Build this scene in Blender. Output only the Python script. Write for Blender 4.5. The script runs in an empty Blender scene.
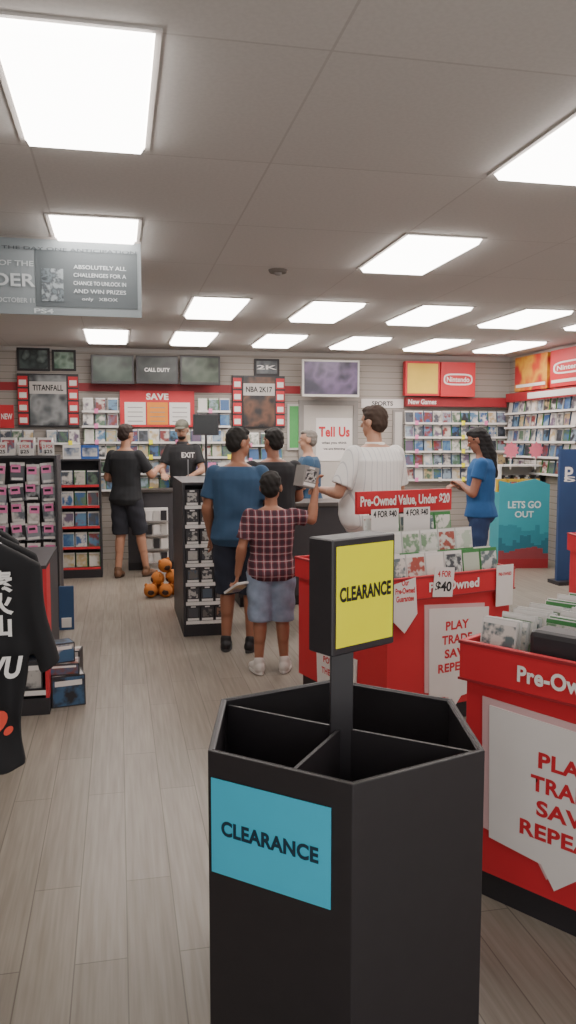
import bpy,bmesh,math,random
from mathutils import Vector,Matrix,Euler
PI=math.pi
R=random.Random(7)
C=bpy.context.scene.collection
D=bpy.data
def rad(a): return math.radians(a)
# ---------------------------------------------------------------- camera
CAM=Vector((0,0,1.6)); YAW=rad(11.95); PIT=rad(5.14); F=800.0
cf=Vector((math.sin(YAW)*math.cos(PIT),math.cos(YAW)*math.cos(PIT),-math.sin(PIT)))
cr=Vector((math.cos(YAW),-math.sin(YAW),0)); cu_=cr.cross(cf)
cd=D.cameras.new('camera'); cam=D.objects.new('camera',cd); C.objects.link(cam)
cam.location=CAM; cam.rotation_euler=(PI/2-PIT,0,-YAW)
cd.sensor_fit='VERTICAL'; cd.sensor_height=36; cd.lens=F/1024*36; cd.clip_start=.05
bpy.context.scene.camera=cam
def W(px,py,X=None,Y=None,Z=None):
    d=cf+cr*((px-288)/F)+cu_*((512-py)/F)
    if X is not None: s=(X-CAM.x)/d.x
    elif Y is not None: s=(Y-CAM.y)/d.y
    else: s=(Z-CAM.z)/d.z
    return CAM+d*s
def CW(xc,d): return (xc*math.cos(YAW)+d*math.sin(YAW), -xc*math.sin(YAW)+d*math.cos(YAW))
def G(px,d): return CW((px-288)/F*d,d)
def rectY(a,b,c,e,Y):
    my=(b+e)/2; mx=(a+c)/2
    return W(a,my,Y=Y).x,W(c,my,Y=Y).x,W(mx,e,Y=Y).z,W(mx,b,Y=Y).z
# ---------------------------------------------------------------- materials
def lin(c):
    if isinstance(c,str):
        c=tuple(int(c[i:i+2],16)/255 for i in (0,2,4))
    return tuple((x/12.92 if x<=.04045 else ((x+.055)/1.055)**2.4) for x in c)
def newmat(name):
    m=D.materials.new(name); m.use_nodes=True; n=m.node_tree.nodes; return m,n,m.node_tree.links,n['Principled BSDF']
MC={}
def mat(col,rough=.6,var=.12,scale=9,metal=0,emit=0,name=None):
    k=(col,rough,var,scale,metal,emit)
    if k in MC: return MC[k]
    m,n,l,b=newmat(name or 'surface_'+str(col)); c=lin(col)
    tc=n.new('ShaderNodeTexCoord'); nz=n.new('ShaderNodeTexNoise'); nz.inputs['Scale'].default_value=scale; nz.inputs['Detail'].default_value=3
    mx=n.new('ShaderNodeMix'); mx.data_type='RGBA'
    mx.inputs[6].default_value=tuple(x*(1-var) for x in c)+(1,); mx.inputs[7].default_value=tuple(min(1,x*(1+var)) for x in c)+(1,)
    l.new(tc.outputs['Object'],nz.inputs['Vector']); l.new(nz.outputs['Fac'],mx.inputs[0]); l.new(mx.outputs[2],b.inputs['Base Color'])
    b.inputs['Roughness'].default_value=rough; b.inputs['Metallic'].default_value=metal
    if emit: l.new(mx.outputs[2],b.inputs['Emission Color']); b.inputs['Emission Strength'].default_value=emit
    MC[k]=m; return m
def ramp(n,stops,const=True):
    r=n.new('ShaderNodeValToRGB'); r.color_ramp.interpolation='CONSTANT' if const else 'LINEAR'
    e=r.color_ramp.elements
    while len(e)<len(stops): e.new(.5)
    for i,(p,c) in enumerate(stops): e[i].position=p
    for i,(p,c) in enumerate(stops): e[i].color=lin(c)+(1,)
    return r
def art(name,cols,scale=5,emit=0,stretch=(1,1,1)):
    """printed artwork: soft blocks of colour"""
    m,n,l,b=newmat(name)
    tc=n.new('ShaderNodeTexCoord'); mp=n.new('ShaderNodeMapping'); mp.inputs['Scale'].default_value=stretch
    l.new(tc.outputs['Object'],mp.inputs['Vector'])
    v=n.new('ShaderNodeTexNoise'); v.inputs['Scale'].default_value=scale; v.inputs['Detail'].default_value=2.5
    l.new(mp.outputs[0],v.inputs['Vector'])
    N=len(cols); r=ramp(n,[(.3+.4*i/N,c) for i,c in enumerate(cols)],False)
    l.new(v.outputs['Fac'],r.inputs[0])
    l.new(r.outputs[0],b.inputs['Base Color']); b.inputs['Roughness'].default_value=.4
    if emit: l.new(r.outputs[0],b.inputs['Emission Color']); b.inputs['Emission Strength'].default_value=emit
    return m
def cover(name,pal,scale=13,lo=.44,hi=.58):
    """each object draws its own two colours from the palette"""
    m,n,l,b=newmat(name); oi=n.new('ShaderNodeObjectInfo'); N=len(pal)
    r1=ramp(n,[(i/N,c) for i,c in enumerate(pal)]); l.new(oi.outputs['Random'],r1.inputs[0])
    a=n.new('ShaderNodeMath'); a.operation='MULTIPLY'; a.inputs[1].default_value=7.13; l.new(oi.outputs['Random'],a.inputs[0])
    f=n.new('ShaderNodeMath'); f.operation='FRACT'; l.new(a.outputs[0],f.inputs[0]); r2=ramp(n,[(i/N,c) for i,c in enumerate(pal[::-1])]); l.new(f.outputs[0],r2.inputs[0])
    tc=n.new('ShaderNodeTexCoord'); v=n.new('ShaderNodeTexNoise'); v.noise_dimensions='4D'; v.inputs['Scale'].default_value=scale; v.inputs['Detail'].default_value=3
    w=n.new('ShaderNodeMath'); w.operation='MULTIPLY'; w.inputs[1].default_value=41; l.new(oi.outputs['Random'],w.inputs[0]); l.new(w.outputs[0],v.inputs['W']); l.new(tc.outputs['Object'],v.inputs['Vector'])
    mr=n.new('ShaderNodeMapRange'); mr.inputs[1].default_value=lo; mr.inputs[2].default_value=hi; l.new(v.outputs['Fac'],mr.inputs[0])
    x=n.new('ShaderNodeMix'); x.data_type='RGBA'; l.new(mr.outputs[0],x.inputs[0]); l.new(r1.outputs[0],x.inputs[6]); l.new(r2.outputs[0],x.inputs[7])
    l.new(x.outputs[2],b.inputs['Base Color']); b.inputs['Roughness'].default_value=.35; return m
BLACK=mat('29262a',.55); BLACKM=mat('322f33',.45); DARK=mat('3e3b3f',.6); RED=mat('c82c35',.5,.08,3); REDD=mat('96282f',.5)  # blacks and dark grey lifted in base colour to stand in for lens haze
WHITE=mat('e2dedb',.5,.05); PAPER=mat('ddd7d4',.7,.04); PINKW=mat('cfa9aa',.7,.05); GREY=mat('8b8683',.6); LGREY=mat('bdb8b4',.6,.05)
CYAN=mat('45c0e2',.6,.05); YEL=mat('fff81a',.6,.03); PINK=mat('ea86b8',.6,.05); STEEL=mat('8d8d90',.3,.05,9,.9); TXT=mat('1c1c20',.6)
TEAL=mat('3a9aa8',.5,.1,3); BLUE=mat('2f5fb0',.5,.1,3); ORANGE=mat('bf7230',.85,.25,25); GREEN=mat('4e9a55',.5); TXTW=mat('e6e2df',.6,.03)
# ---------------------------------------------------------------- mesh helpers
class MB:
    def __init__(s): s.bm=bmesh.new()
    def poly(s,vs,mi=0):
        f=s.bm.faces.new([s.bm.verts.new(v) for v in vs]); f.material_index=mi; return f
    def box(s,x0,x1,y0,y1,z0,z1,mi=0,fm=None):
        v=[s.bm.verts.new(p) for p in ((x0,y0,z0),(x1,y0,z0),(x1,y1,z0),(x0,y1,z0),(x0,y0,z1),(x1,y0,z1),(x1,y1,z1),(x0,y1,z1))]
        for k,q in enumerate(((3,2,1,0),(4,5,6,7),(0,1,5,4),(1,2,6,5),(2,3,7,6),(3,0,4,7))):
            f=s.bm.faces.new([v[i] for i in q]); f.material_index=(fm or {}).get(k,mi)
        return s
    def prism(s,pts,axis,a0,a1,mi=0):
        def P(p,a):
            return {'x':(a,p[0],p[1]),'y':(p[0],a,p[1]),'z':(p[0],p[1],a)}[axis]
        A=[s.bm.verts.new(P(p,a0)) for p in pts]; B=[s.bm.verts.new(P(p,a1)) for p in pts]
        n=len(pts); fs=[s.bm.faces.new(A[::-1]),s.bm.faces.new(B)]
        for i in range(n): fs.append(s.bm.faces.new((A[i],A[(i+1)%n],B[(i+1)%n],B[i])))
        for f in fs: f.material_index=mi
        return s
    def cone(s,p0,p1,r0,r1,n=12,mi=0,cap=True):
        p0=Vector(p0);p1=Vector(p1);t=(p1-p0).normalized()
        a=t.orthogonal().normalized(); b=t.cross(a)
        A=[s.bm.verts.new(p0+(a*math.cos(2*PI*i/n)+b*math.sin(2*PI*i/n))*r0) for i in range(n)]
        B=[s.bm.verts.new(p1+(a*math.cos(2*PI*i/n)+b*math.sin(2*PI*i/n))*r1) for i in range(n)]
        fs=[]
        if cap: fs+=[s.bm.faces.new(A[::-1]),s.bm.faces.new(B)]
        for i in range(n): fs.append(s.bm.faces.new((A[i],A[(i+1)%n],B[(i+1)%n],B[i])))
        for f in fs: f.material_index=mi
        return s
    def ell(s,c,r,M=None,u=14,v=10,mi=0):
        T=Matrix.Translation(Vector(c))@(M.to_4x4() if M else Matrix.Identity(4))@Matrix.Diagonal((r[0],r[1],r[2],1))
        g=bmesh.ops.create_uvsphere(s.bm,u_segments=u,v_segments=v,radius=1,matrix=T)
        return s
    def cap(s,p0,p1,r0,r1):
        s.cone(p0,p1,r0,r1,14); s.ell(p0,(r0,)*3); s.ell(p1,(r1,)*3); return s
    def loft(s,rings,n=20):
        L=[]
        for (c,rx,ry) in rings:
            L.append([s.bm.verts.new((c[0]+rx*math.copysign(abs(math.cos(2*PI*i/n))**.85,math.cos(2*PI*i/n)),c[1]+ry*math.sin(2*PI*i/n),c[2])) for i in range(n)])
        s.bm.faces.new(L[0][::-1]); s.bm.faces.new(L[-1])
        for A,B in zip(L,L[1:]):
            for i in range(n): s.bm.faces.new((A[i],A[(i+1)%n],B[(i+1)%n],B[i]))
        return s
    def mesh(s,name,mats):
        bmesh.ops.recalc_face_normals(s.bm,faces=s.bm.faces)
        me=D.meshes.new(name); s.bm.to_mesh(me); s.bm.free()
        for m in (mats if isinstance(mats,(list,tuple)) else [mats]): me.materials.append(m)
        return me
    def build(s,name,mats,parent=None,loc=(0,0,0),rz=0,bevel=0,smooth=False):
        me=s.mesh(name,mats); o=D.objects.new(name,me); C.objects.link(o); o.location=loc; o.rotation_euler=(0,0,rz)
        if parent: o.parent=parent
        if smooth:
            for p in me.polygons: p.use_smooth=True
        if bevel:
            b=o.modifiers.new('bevel','BEVEL'); b.width=bevel; b.segments=2; b.limit_method='ANGLE'
        return o
    def vox(s,name,mats,parent=None,v=.01,sm=4,post=None):
        me=s.mesh(name,mats); o=D.objects.new('tmp',me); C.objects.link(o)
        r=o.modifiers.new('r','REMESH'); r.mode='VOXEL'; r.voxel_size=v
        q=o.modifiers.new('s','SMOOTH'); q.factor=.5; q.iterations=sm
        dg=bpy.context.evaluated_depsgraph_get(); dg.update()
        m2=D.meshes.new_from_object(o.evaluated_get(dg)); D.objects.remove(o); D.meshes.remove(me)
        m2.name=name; m2.materials.clear()
        for m in (mats if isinstance(mats,(list,tuple)) else [mats]): m2.materials.append(m)
        if post:
            for w in m2.vertices: w.co=post(w.co)
        for p in m2.polygons: p.use_smooth=True; p.material_index=0
        o=D.objects.new(name,m2); C.objects.link(o)
        if parent: o.parent=parent
        return o
def tag(o,label,cat,group=None):
    o['label']=label; o['category']=cat
    if group: o['group']=group
    return o
def struct(o): o['kind']='structure'; return o
def thing(name,label,cat,loc=(0,0,0),rz=0,group=None):
    o=D.objects.new(name,None); C.objects.link(o); o.empty_display_size=.05; o.location=loc; o.rotation_euler=(0,0,rz); return tag(o,label,cat,group)
def dup(o,loc,rot=None,label=None,group=None):
    r=o.copy(); C.objects.link(r); r.location=loc
    if rot is not None: r.rotation_euler=rot
    if label: r['label']=label
    if group: r['group']=group
    for ch in list(o.children):
        c=ch.copy(); C.objects.link(c); c.parent=r
        for g in ch.children:
            q=g.copy(); C.objects.link(q); q.parent=c
    return r
TC={}
def text(s,w,h,m,parent,loc,rot=(PI/2,0,0),name='lettering',off=.025,shear=0):
    k=(s,off)
    if k not in TC:
        cu=D.curves.new('t','FONT'); cu.body=s; cu.size=1; cu.align_x='CENTER'; cu.extrude=0.0; cu.offset=off; cu.resolution_u=4
        if off>.03: cu.space_character=1.05
        o=D.objects.new('t',cu); sc=D.scenes.new('tmp'); sc.collection.objects.link(o)
        vl=sc.view_layers[0]; vl.update(); dg=vl.depsgraph
        me=D.meshes.new_from_object(o.evaluated_get(dg)); D.objects.remove(o); D.scenes.remove(sc); TC[k]=me
    me=TC[k].copy()
    if not me.vertices: return None
    xs=[v.co.x for v in me.vertices]; ys=[v.co.y for v in me.vertices]
    x0,x1,y0,y1=min(xs),max(xs),min(ys),max(ys)
    for v in me.vertices:
        yy=(v.co.y-(y0+y1)/2)/(y1-y0)*h; v.co=((v.co.x-(x0+x1)/2)/(x1-x0)*w+yy*shear,yy,0)
    me.materials.clear(); me.materials.append(m); me.name=name
    o=D.objects.new(name,me); C.objects.link(o); o.parent=parent; o.location=loc; o.rotation_euler=rot
    return o
# ---------------------------------------------------------------- people
def person(label,H,loc,rz,arms,legs,w=1.0,belly=0,hy=0,hp=0,headk=1.0,skin='9a6a50',hair='17120f',style='short',
           shirt=None,sleeve=.6,collar=None,bottom=None,blen=.9,shoe='2a2a2e',sole='b8b4b0',vx=.0085,thigh=1.0,fa=1.0,shk=1.0,loose=0.0,fold_amp=1.0,hem=.84):
    s=H/1.75; root=thing('person',label,'person',(loc[0],loc[1],0),rad(rz))
    SK=mat(skin,.55,.06); V=lambda p: Vector(p)*s
    TR=[(.84,.135,.10,0),(.90,.165,.125,-.01),(.97,.16,.12,-.005),(1.05,.145,.105,0),(1.15,.15,.108,.0),(1.26,.168,.118,.0),(1.36,.178,.112,-.005),(1.42,.160,.092,-.01),(1.455,.105,.07,-.012),(1.48,.06,.055,-.01)]
    def rings(z0,z1,inf,flare=0):
        out=[]
        for z,a,b,y in TR:
            if z0-.001<=z<=z1+.001:
                bl=belly*math.exp(-((z-1.05)/.12)**2)
                f=flare*max(0,(1.1-z)/.25); g=inf if z<1.38 else min(inf,.016)
                out.append(((0,(y+bl*.6)*s,z*s),(a*w+bl*.6+g+f)*s,(b*(.5+.5*w)+bl+g+f)*s))
        return out
    sh=[V((k*.168*w,-.008,1.40)) for k in (1,-1)]
    hip=[V((k*.085*w,0,.90)) for k in (1,-1)]
    ar=.050*s*(.6+.4*w)
    b=MB(); b.loft(rings(.84,1.48,0))
    b.cap(V((0,-.012,1.44)),V((0,.008,1.56)),.058*s,.054*s)
    piv=V((0,0,1.535)); Mh=Matrix.Rotation(rad(hy),3,'Z')@Matrix.Rotation(rad(hp),3,'X'); k=s*headk
    def Hd(p): return piv+Mh@(Vector(p)*k)
    b.ell(Hd((0,-.008,.125)),(.075*k,.096*k,.088*k),Mh); b.ell(Hd((0,.028,.055)),(.058*k,.06*k,.062*k),Mh); b.ell(Hd((0,.05,.018)),(.034*k,.034*k,.026*k),Mh)
    b.ell(Hd((0,.078,.128)),(.045*k,.014*k,.012*k),Mh)  # brow
    b.cap(Hd((0,.088,.108)),Hd((0,.103,.080)),.008*k,.013*k)
    for q in (1,-1): b.ell(Hd((q*.078,-.005,.09)),(.011*k,.02*k,.032*k),Mh)
    def hand(wr,d,side,curl,up):
        d=d.normalized(); up=Vector(up); lat=d.cross(up)
        if lat.length<.1: lat=d.cross(Vector((0,1,0)))
        lat=lat.normalized(); nrm=lat.cross(d).normalized(); hs=s*(1 if headk<1.05 else .95)
        for i in range(4):
            o=(i-1.5); base=wr+d*.085*hs+lat*o*.0215*hs
            b.cap(wr+d*.015*hs+lat*o*.012*hs,base,.016*hs,.0125*hs)
            ln=(.9,1.05,1.0,.8)[i]; p=base; ang=curl*.35
            for jj,L in enumerate((.038,.026,.02)):
                dd=(d*math.cos(ang)-nrm*math.sin(ang)+lat*o*.05).normalized(); q=p+dd*L*ln*hs
                b.cap(p,q,.0098*hs,.0088*hs); p=q; ang+=curl*.8
        t0=wr+d*.025*hs+lat*side*.024*hs; dt=(d*.6+lat*side*.75-nrm*.35*curl).normalized(); t1=t0+dt*.045*hs; t2=t1+(d*.9+lat*side*.2-nrm*.5*curl).normalized()*.032*hs
        b.cap(t0,t1,.014*hs,.0115*hs); b.cap(t1,t2,.011*hs,.0095*hs)
        return wr+d*.09*hs-nrm*.03*hs
    hands=[]
    for j,(el,wr,curl,up) in enumerate(arms):
        el=V(el); wr=V(wr); b.cap(sh[j],el,ar,.041*s); b.cap(el,wr,.042*s*fa,.027*s*fa); b.cap(el.lerp(wr,.1),el.lerp(wr,.4),.044*s*fa,.04*s*fa)
        hands.append(hand(wr,wr-el,(1 if j==0 else -1)*-1,curl,up))
    for j,(kn,an,fd) in enumerate(legs):
        kn=V(kn); an=V(an); b.cap(hip[j],kn,.088*s*thigh,.056*s*thigh); b.cap(kn,an,.053*s*thigh,.036*s); b.cap(kn.lerp(an,.15)-V((0,.014,0)),kn.lerp(an,.42)-V((0,.014,0)),.052*s*thigh,.044*s*thigh)
        f=Vector((math.sin(rad(-fd)),math.cos(rad(-fd)),0)); b.cap(Vector((an.x,an.y,.05*s)),Vector((an.x,an.y,.035*s))+f*.14*s,.032*s,.024*s)
    body=b.vox('body',SK,root,vx,3)
    # clothes
    if shirt:
        c=MB(); c.loft(rings(hem,1.455,.016+loose,.010+loose))
        for j,(el,wr,_,_) in enumerate(arms):
            el=V(el); e=sh[j].lerp(el,sleeve); c.ell(sh[j],(ar+.016*s,)*3); c.cone(sh[j],e,ar+.016*s,max(ar+.004*s,.052*s)+(.008+loose)*s,18)
        n3=R.random()*6
        def fold(co): 
            z=co.z/s; fa_=max(0,min(1,(1.36-z)/.1)); a=fa_*fold_amp*(.0045*s*math.sin(z*22+co.x*16+n3)*math.sin(co.x*10/s+n3)+.003*s*math.sin(z*40-co.x*22+n3)*max(0,1.25-z)*3)
            v=Vector((co.x,co.y,0)); L=max(v.length,.02); return co+v/L*a
        c.vox('shirt',shirt,root,vx,3,fold)
    if collar:
        c=MB(); c.loft([((0,-.012*s,1.43*s),.092*s,.082*s),((0,-.010*s,1.455*s),.082*s,.075*s),((0,-.006*s,1.49*s),.068*s,.066*s)]); c.vox('collar',collar,root,.007,1)
    if bottom:
        c=MB(); c.loft(rings(.84,1.05,.006,.004)); 
        for j,(kn,an,_) in enumerate(legs):
            kn=V(kn); an=V(an); hp_=hip[j]
            if blen<=1.1: e=hp_.lerp(kn,blen); c.cone(hp_,e,.105*s*thigh,.09*s*thigh,18); c.ell(hp_,(.1*s*thigh,)*3)
            else: e=kn.lerp(an,blen-1); c.cap(hp_,kn,.1*s*thigh,.072*s*thigh); c.cone(kn,e,.07*s*thigh,.058*s*thigh,18)
        c.vox('shorts' if blen<=1.1 else 'trousers',bottom,root,vx,3,lambda co: co+Vector((co.x,co.y,0)).normalized()*.004*math.sin(co.z*45+co.x*30))
    # shoes
    for j,(kn,an,fd) in enumerate(legs):
        an=V(an); c=MB(); f=Matrix.Rotation(rad(fd),3,'Z'); o=Vector((an.x,an.y,0)); zz=an.z-.08*s; S=s*shk
        P=lambda x,y,z: o+f@(Vector((x,y,z))*S)+Vector((0,0,zz))
        c.ell(P(0,-.02,.045),(.043*S,.055*S,.05*S),f); c.ell(P(0,.07,.035),(.045*S,.08*S,.042*S),f); c.ell(P(0,.13,.025),(.046*S,.065*S,.034*S),f); c.cap(P(0,0,.06),P(0,-.005,.095),.045*S,.043*S)
        sho=c.vox('shoe',mat(shoe,.6,.05),root,.007,2,lambda co,zz=zz: Vector((co.x,co.y,max(co.z,zz+.012))))
        c=MB(); pts=[]
        for i in range(20):
            t=2*PI*i/20; y=.06+.135*math.sin(t); x=(.047+.006*math.sin(t))*math.cos(t); q=P(x,y,0); pts.append((q.x,q.y))
        c.prism(pts,'z',zz+.001,zz+.022*S); c.build('sole',mat(sole,.7,.03),sho)
    # hair
    HM=mat(hair,.75,.25,60)
    if style in('short','long','buzz','bun'):
        c=MB(); g=.0 if style!='buzz' else -.006
        c.ell(Hd((0,-.02,.138)),((.083+g)*k,(.095+g)*k,(.087+g)*k),Mh); c.ell(Hd((0,-.045,.095)),((.076+g)*k,(.064+g)*k,(.075+g)*k),Mh); c.ell(Hd((0,.03,.185)),(.058*k,.055*k,(.036+g)*k),Mh)
        if style=='long':
            A=Hd((0,-.05,.09)); B=Vector((0,-.075,1.50))*s; E=Vector((0,-.125,1.30))*s
            c.cap(A,B,.075*k,.06*k); c.cap(B,E,.062*k,.035*k)
            for q in (.05,-.05): c.cap(Hd((q,-.03,.1)),Vector((q*1.3,-.07,1.42))*s,.036*k,.03*k)
        c.vox('hair',HM,root,.008,2,lambda co: co+Vector((math.sin(co.z*160),math.sin(co.x*150+co.z*90),math.sin(co.y*140)))*.0022)
    if style=='cap':
        c=MB(); c.ell(Hd((0,-.012,.15)),(.083*k,.102*k,.075*k),Mh)
        c.vox('cap',HM,root,.007,2)
        c=MB(); c.ell(Hd((0,.1,.148)),(.062*k,.062*k,.009*k),Mh); c.build('cap_brim',HM,root,smooth=True)
        c=MB(); c.ell(Hd((0,-.04,.075)),(.074*k,.055*k,.05*k),Mh); c.vox('hair',mat('2a211b',.8),root,.008,2)
        c=MB(); c.ell(Hd((0,.045,.02)),(.05*k,.045*k,.035*k),Mh); c.vox('beard',mat('2a211b',.8),root,.007,2)
    for q in (1,-1):
        c=MB(); c.ell(Hd((q*.03,.081,.106)),(.011*k,.008*k,.005*k),Mh); e=c.build('eye',mat('c4bab2',.3),root,smooth=True)
        c=MB(); c.ell(Hd((q*.03,.087,.106)),(.005*k,.004*k,.005*k),Mh); c.build('iris',mat('1d130e',.3),e,smooth=True)
    c=MB(); c.ell(Hd((0,.084,.045)),(.022*k,.006*k,.006*k),Mh); c.build('mouth',mat('7c4038',.5),root,smooth=True)
    T=Matrix.Translation((loc[0],loc[1],0))@Matrix.Rotation(rad(rz),4,'Z')
    return root,[T@h for h in hands]
def cloth(col,var=.15): return mat(col,.85,var,14)
def plaid():
    m,n,l,b=newmat('plaid_cotton'); tc=n.new('ShaderNodeTexCoord'); sp=n.new('ShaderNodeSeparateXYZ'); l.new(tc.outputs['Object'],sp.inputs[0])
    def band(o,per,wd,ph=0):
        a=n.new('ShaderNodeMath'); a.operation='MULTIPLY_ADD'; a.inputs[1].default_value=1/per; a.inputs[2].default_value=ph+10; l.new(o,a.inputs[0])
        f=n.new('ShaderNodeMath'); f.operation='FRACT'; l.new(a.outputs[0],f.inputs[0]); t=n.new('ShaderNodeMath'); t.operation='LESS_THAN'; t.inputs[1].default_value=wd; l.new(f.outputs[0],t.inputs[0]); return t.outputs[0]
    def mix(fac,c1,c2,amt=1):
        x=n.new('ShaderNodeMix'); x.data_type='RGBA'
        q=n.new('ShaderNodeMath'); q.operation='MULTIPLY'; q.inputs[1].default_value=amt; l.new(fac,q.inputs[0]); l.new(q.outputs[0],x.inputs[0])
        if isinstance(c1,str): x.inputs[6].default_value=lin(c1)+(1,)
        else: l.new(c1,x.inputs[6])
        x.inputs[7].default_value=lin(c2)+(1,); return x.outputs[2]
    c=mix(band(sp.outputs['X'],.05,.5),'7c3a44','33202c',.75); c=mix(band(sp.outputs['Z'],.05,.5),c,'33202c',.6)
    c=mix(band(sp.outputs['X'],.05,.13,.3),c,'c4b0b2',.45); c=mix(band(sp.outputs['Z'],.05,.13,.3),c,'c4b0b2',.45)
    l.new(c,b.inputs['Base Color']); b.inputs['Roughness'].default_value=.9; return m
def pin():
    m,n,l,b=newmat('pinstripe_cotton'); tc=n.new('ShaderNodeTexCoord'); sp=n.new('ShaderNodeSeparateXYZ'); l.new(tc.outputs['Object'],sp.inputs[0])
    a=n.new('ShaderNodeMath'); a.operation='MULTIPLY_ADD'; a.inputs[1].default_value=24; a.inputs[2].default_value=10; l.new(sp.outputs['X'],a.inputs[0])
    f=n.new('ShaderNodeMath'); f.operation='FRACT'; l.new(a.outputs[0],f.inputs[0]); t=n.new('ShaderNodeMath'); t.operation='LESS_THAN'; t.inputs[1].default_value=.12; l.new(f.outputs[0],t.inputs[0])
    x=n.new('ShaderNodeMix'); x.data_type='RGBA'; l.new(t.outputs[0],x.inputs[0]); x.inputs[6].default_value=lin('e6e3e0')+(1,); x.inputs[7].default_value=lin('c6c4c6')+(1,)
    l.new(x.outputs[2],b.inputs['Base Color']); b.inputs['Roughness'].default_value=.9; return m
U=(0,0,1)
bx,by=G(271,5.42)
boy,bh=person('boy in red plaid shirt and denim shorts holding up a boxed toy',1.36,(bx,by),-4,
  [((.36,.0,1.36),(.41,.08,1.63),.9,(-1,0,0)),((-.26,-.03,1.12),(-.29,.06,.88),.9,(1,0,0))],
  [((.10,.02,.47),(.115,-.01,.085),-14),((-.10,.0,.47),(-.115,-.03,.085),10)],headk=1.16,hy=-18,shirt=plaid(),sleeve=.72,bottom=cloth('8492a8',.45),blen=1.0,shoe='c8c2bc',sole='dcd8d4',w=1.12,skin='9c6a52',vx=.007,thigh=1.2,fa=1.12,shk=1.15,loose=.008,fold_amp=1.3)
mx_,my_=G(238,6.0)
person('man in a blue T-shirt and navy shorts standing left of the boy',1.69,(mx_,my_),-22,
  [((.26,.0,1.13),(.22,.18,.95),.6,(-1,0,0)),((-.245,-.02,1.13),(-.25,.1,.90),.5,(1,0,0))],
  [((.09,.05,.48),(.10,-.02,.08),-12),((-.09,.02,.48),(-.10,-.02,.08),12)],hy=-45,hp=-5,w=1.1,belly=.025,shirt=cloth('34506e'),sleeve=.72,bottom=cloth('262b3a'),blen=1.05,shoe='1d1c1f',sole='4a4a4c',skin='9c6a52',vx=.008,thigh=1.14,fa=1.08,loose=.006,fold_amp=1.3)
x_,y_=G(273,6.95)
person('man in a black shirt standing at the checkout behind the boy',1.70,(x_,y_),8,
  [((.27,.05,1.13),(.2,.26,1.08),.6,U),((-.27,.05,1.13),(-.2,.26,1.08),.6,U)],
  [((.10,.02,.48),(.11,0,.08),-8),((-.10,.02,.48),(-.11,0,.08),8)],w=1.2,belly=.03,hy=25,shirt=cloth('232226'),sleeve=.7,bottom=cloth('2b2b30'),blen=1.9,skin='946450')
x_,y_=G(308,8.75)
person('grey haired man in a dark blue shirt behind the checkout',1.71,(x_,y_),75,
  [((.25,.05,1.13),(.2,.26,1.05),.5,U),((-.25,.05,1.13),(-.2,.26,1.05),.5,U)],
  [((.10,.02,.48),(.11,0,.08),-8),((-.10,.02,.48),(-.11,0,.08),8)],w=1.2,belly=.05,style='buzz',hair='77706a',shirt=cloth('34506c'),sleeve=.6,bottom=cloth('2b2b30'),blen=1.9,skin='b08670',vx=.01)
x_,y_=G(374,6.2)
white,wh=person('large man in a white pinstriped polo shirt behind the tiered game bin',1.86,(x_,y_),28,
  [((.30,.02,1.12),(.2,.26,1.08),.7,U),((-.32,.04,1.13),(-.25,.29,1.14),.7,U)],
  [((.10,.02,.48),(.11,0,.08),-8),((-.10,.02,.48),(-.11,0,.08),8)],w=1.27,belly=.06,hy=12,hp=-4,hair='3a2a20',shirt=pin(),collar=mat('dcd8d4'),sleeve=.8,bottom=cloth('56565c'),blen=1.9,skin='b88a72',vx=.008,loose=.010,fold_amp=.8)
x_,y_=G(481,7.5)
wom,woh=person('woman with long dark hair and a bright blue top facing left',1.72,(x_,y_),62,
  [((.20,.06,1.13),(.07,.2,1.17),.7,U),((-.20,.06,1.13),(-.05,.17,1.2),.7,U)],
  [((.09,.02,.48),(.09,0,.08),-6),((-.09,.02,.48),(-.09,-.05,.08),6)],w=.98,style='long',hair='120e10',hp=-22,shirt=cloth('25588f'),sleeve=.5,bottom=cloth('2b3f66'),blen=1.9,skin='946450',vx=.009,loose=.006,hem=.90)
x_,y_=G(126,9.3)
lm,lmh=person('man in black T-shirt and long black shorts reaching across the checkout counter',1.78,(x_,y_),-28,
  [((.27,.1,1.17),(.24,.34,1.24),.5,U),((-.24,.0,1.14),(-.16,.2,1.1),.5,U)],
  [((.13,.08,.49),(.19,.10,.08),-10),((-.08,.0,.48),(-.08,-.08,.08),14)],hy=-18,hp=-8,shirt=cloth('232428'),sleeve=.75,bottom=cloth('282932'),blen=.97,shoe='6b4a34',sole='3a2a20',skin='b08068',vx=.009,w=.98,hair='2a1a14',thigh=1.05,loose=.006)
x_,y_=G(184,10.2)
emp,eh=person('shop worker in a black polo and grey cap behind the counter',1.86,(x_,10.43),165,
  [((.25,.06,1.14),(.18,.27,1.1),.5,U),((-.25,.06,1.14),(-.18,.27,1.1),.5,U)],
  [((.10,.02,.48),(.11,0,.08),-8),((-.10,.02,.48),(-.11,0,.08),8)],w=.94,hp=-15,style='cap',hair='66655a',shirt=cloth('262629'),collar=BLACK,sleeve=.7,bottom=cloth('26262a'),blen=1.9,skin='b08670',vx=.01)
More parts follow.
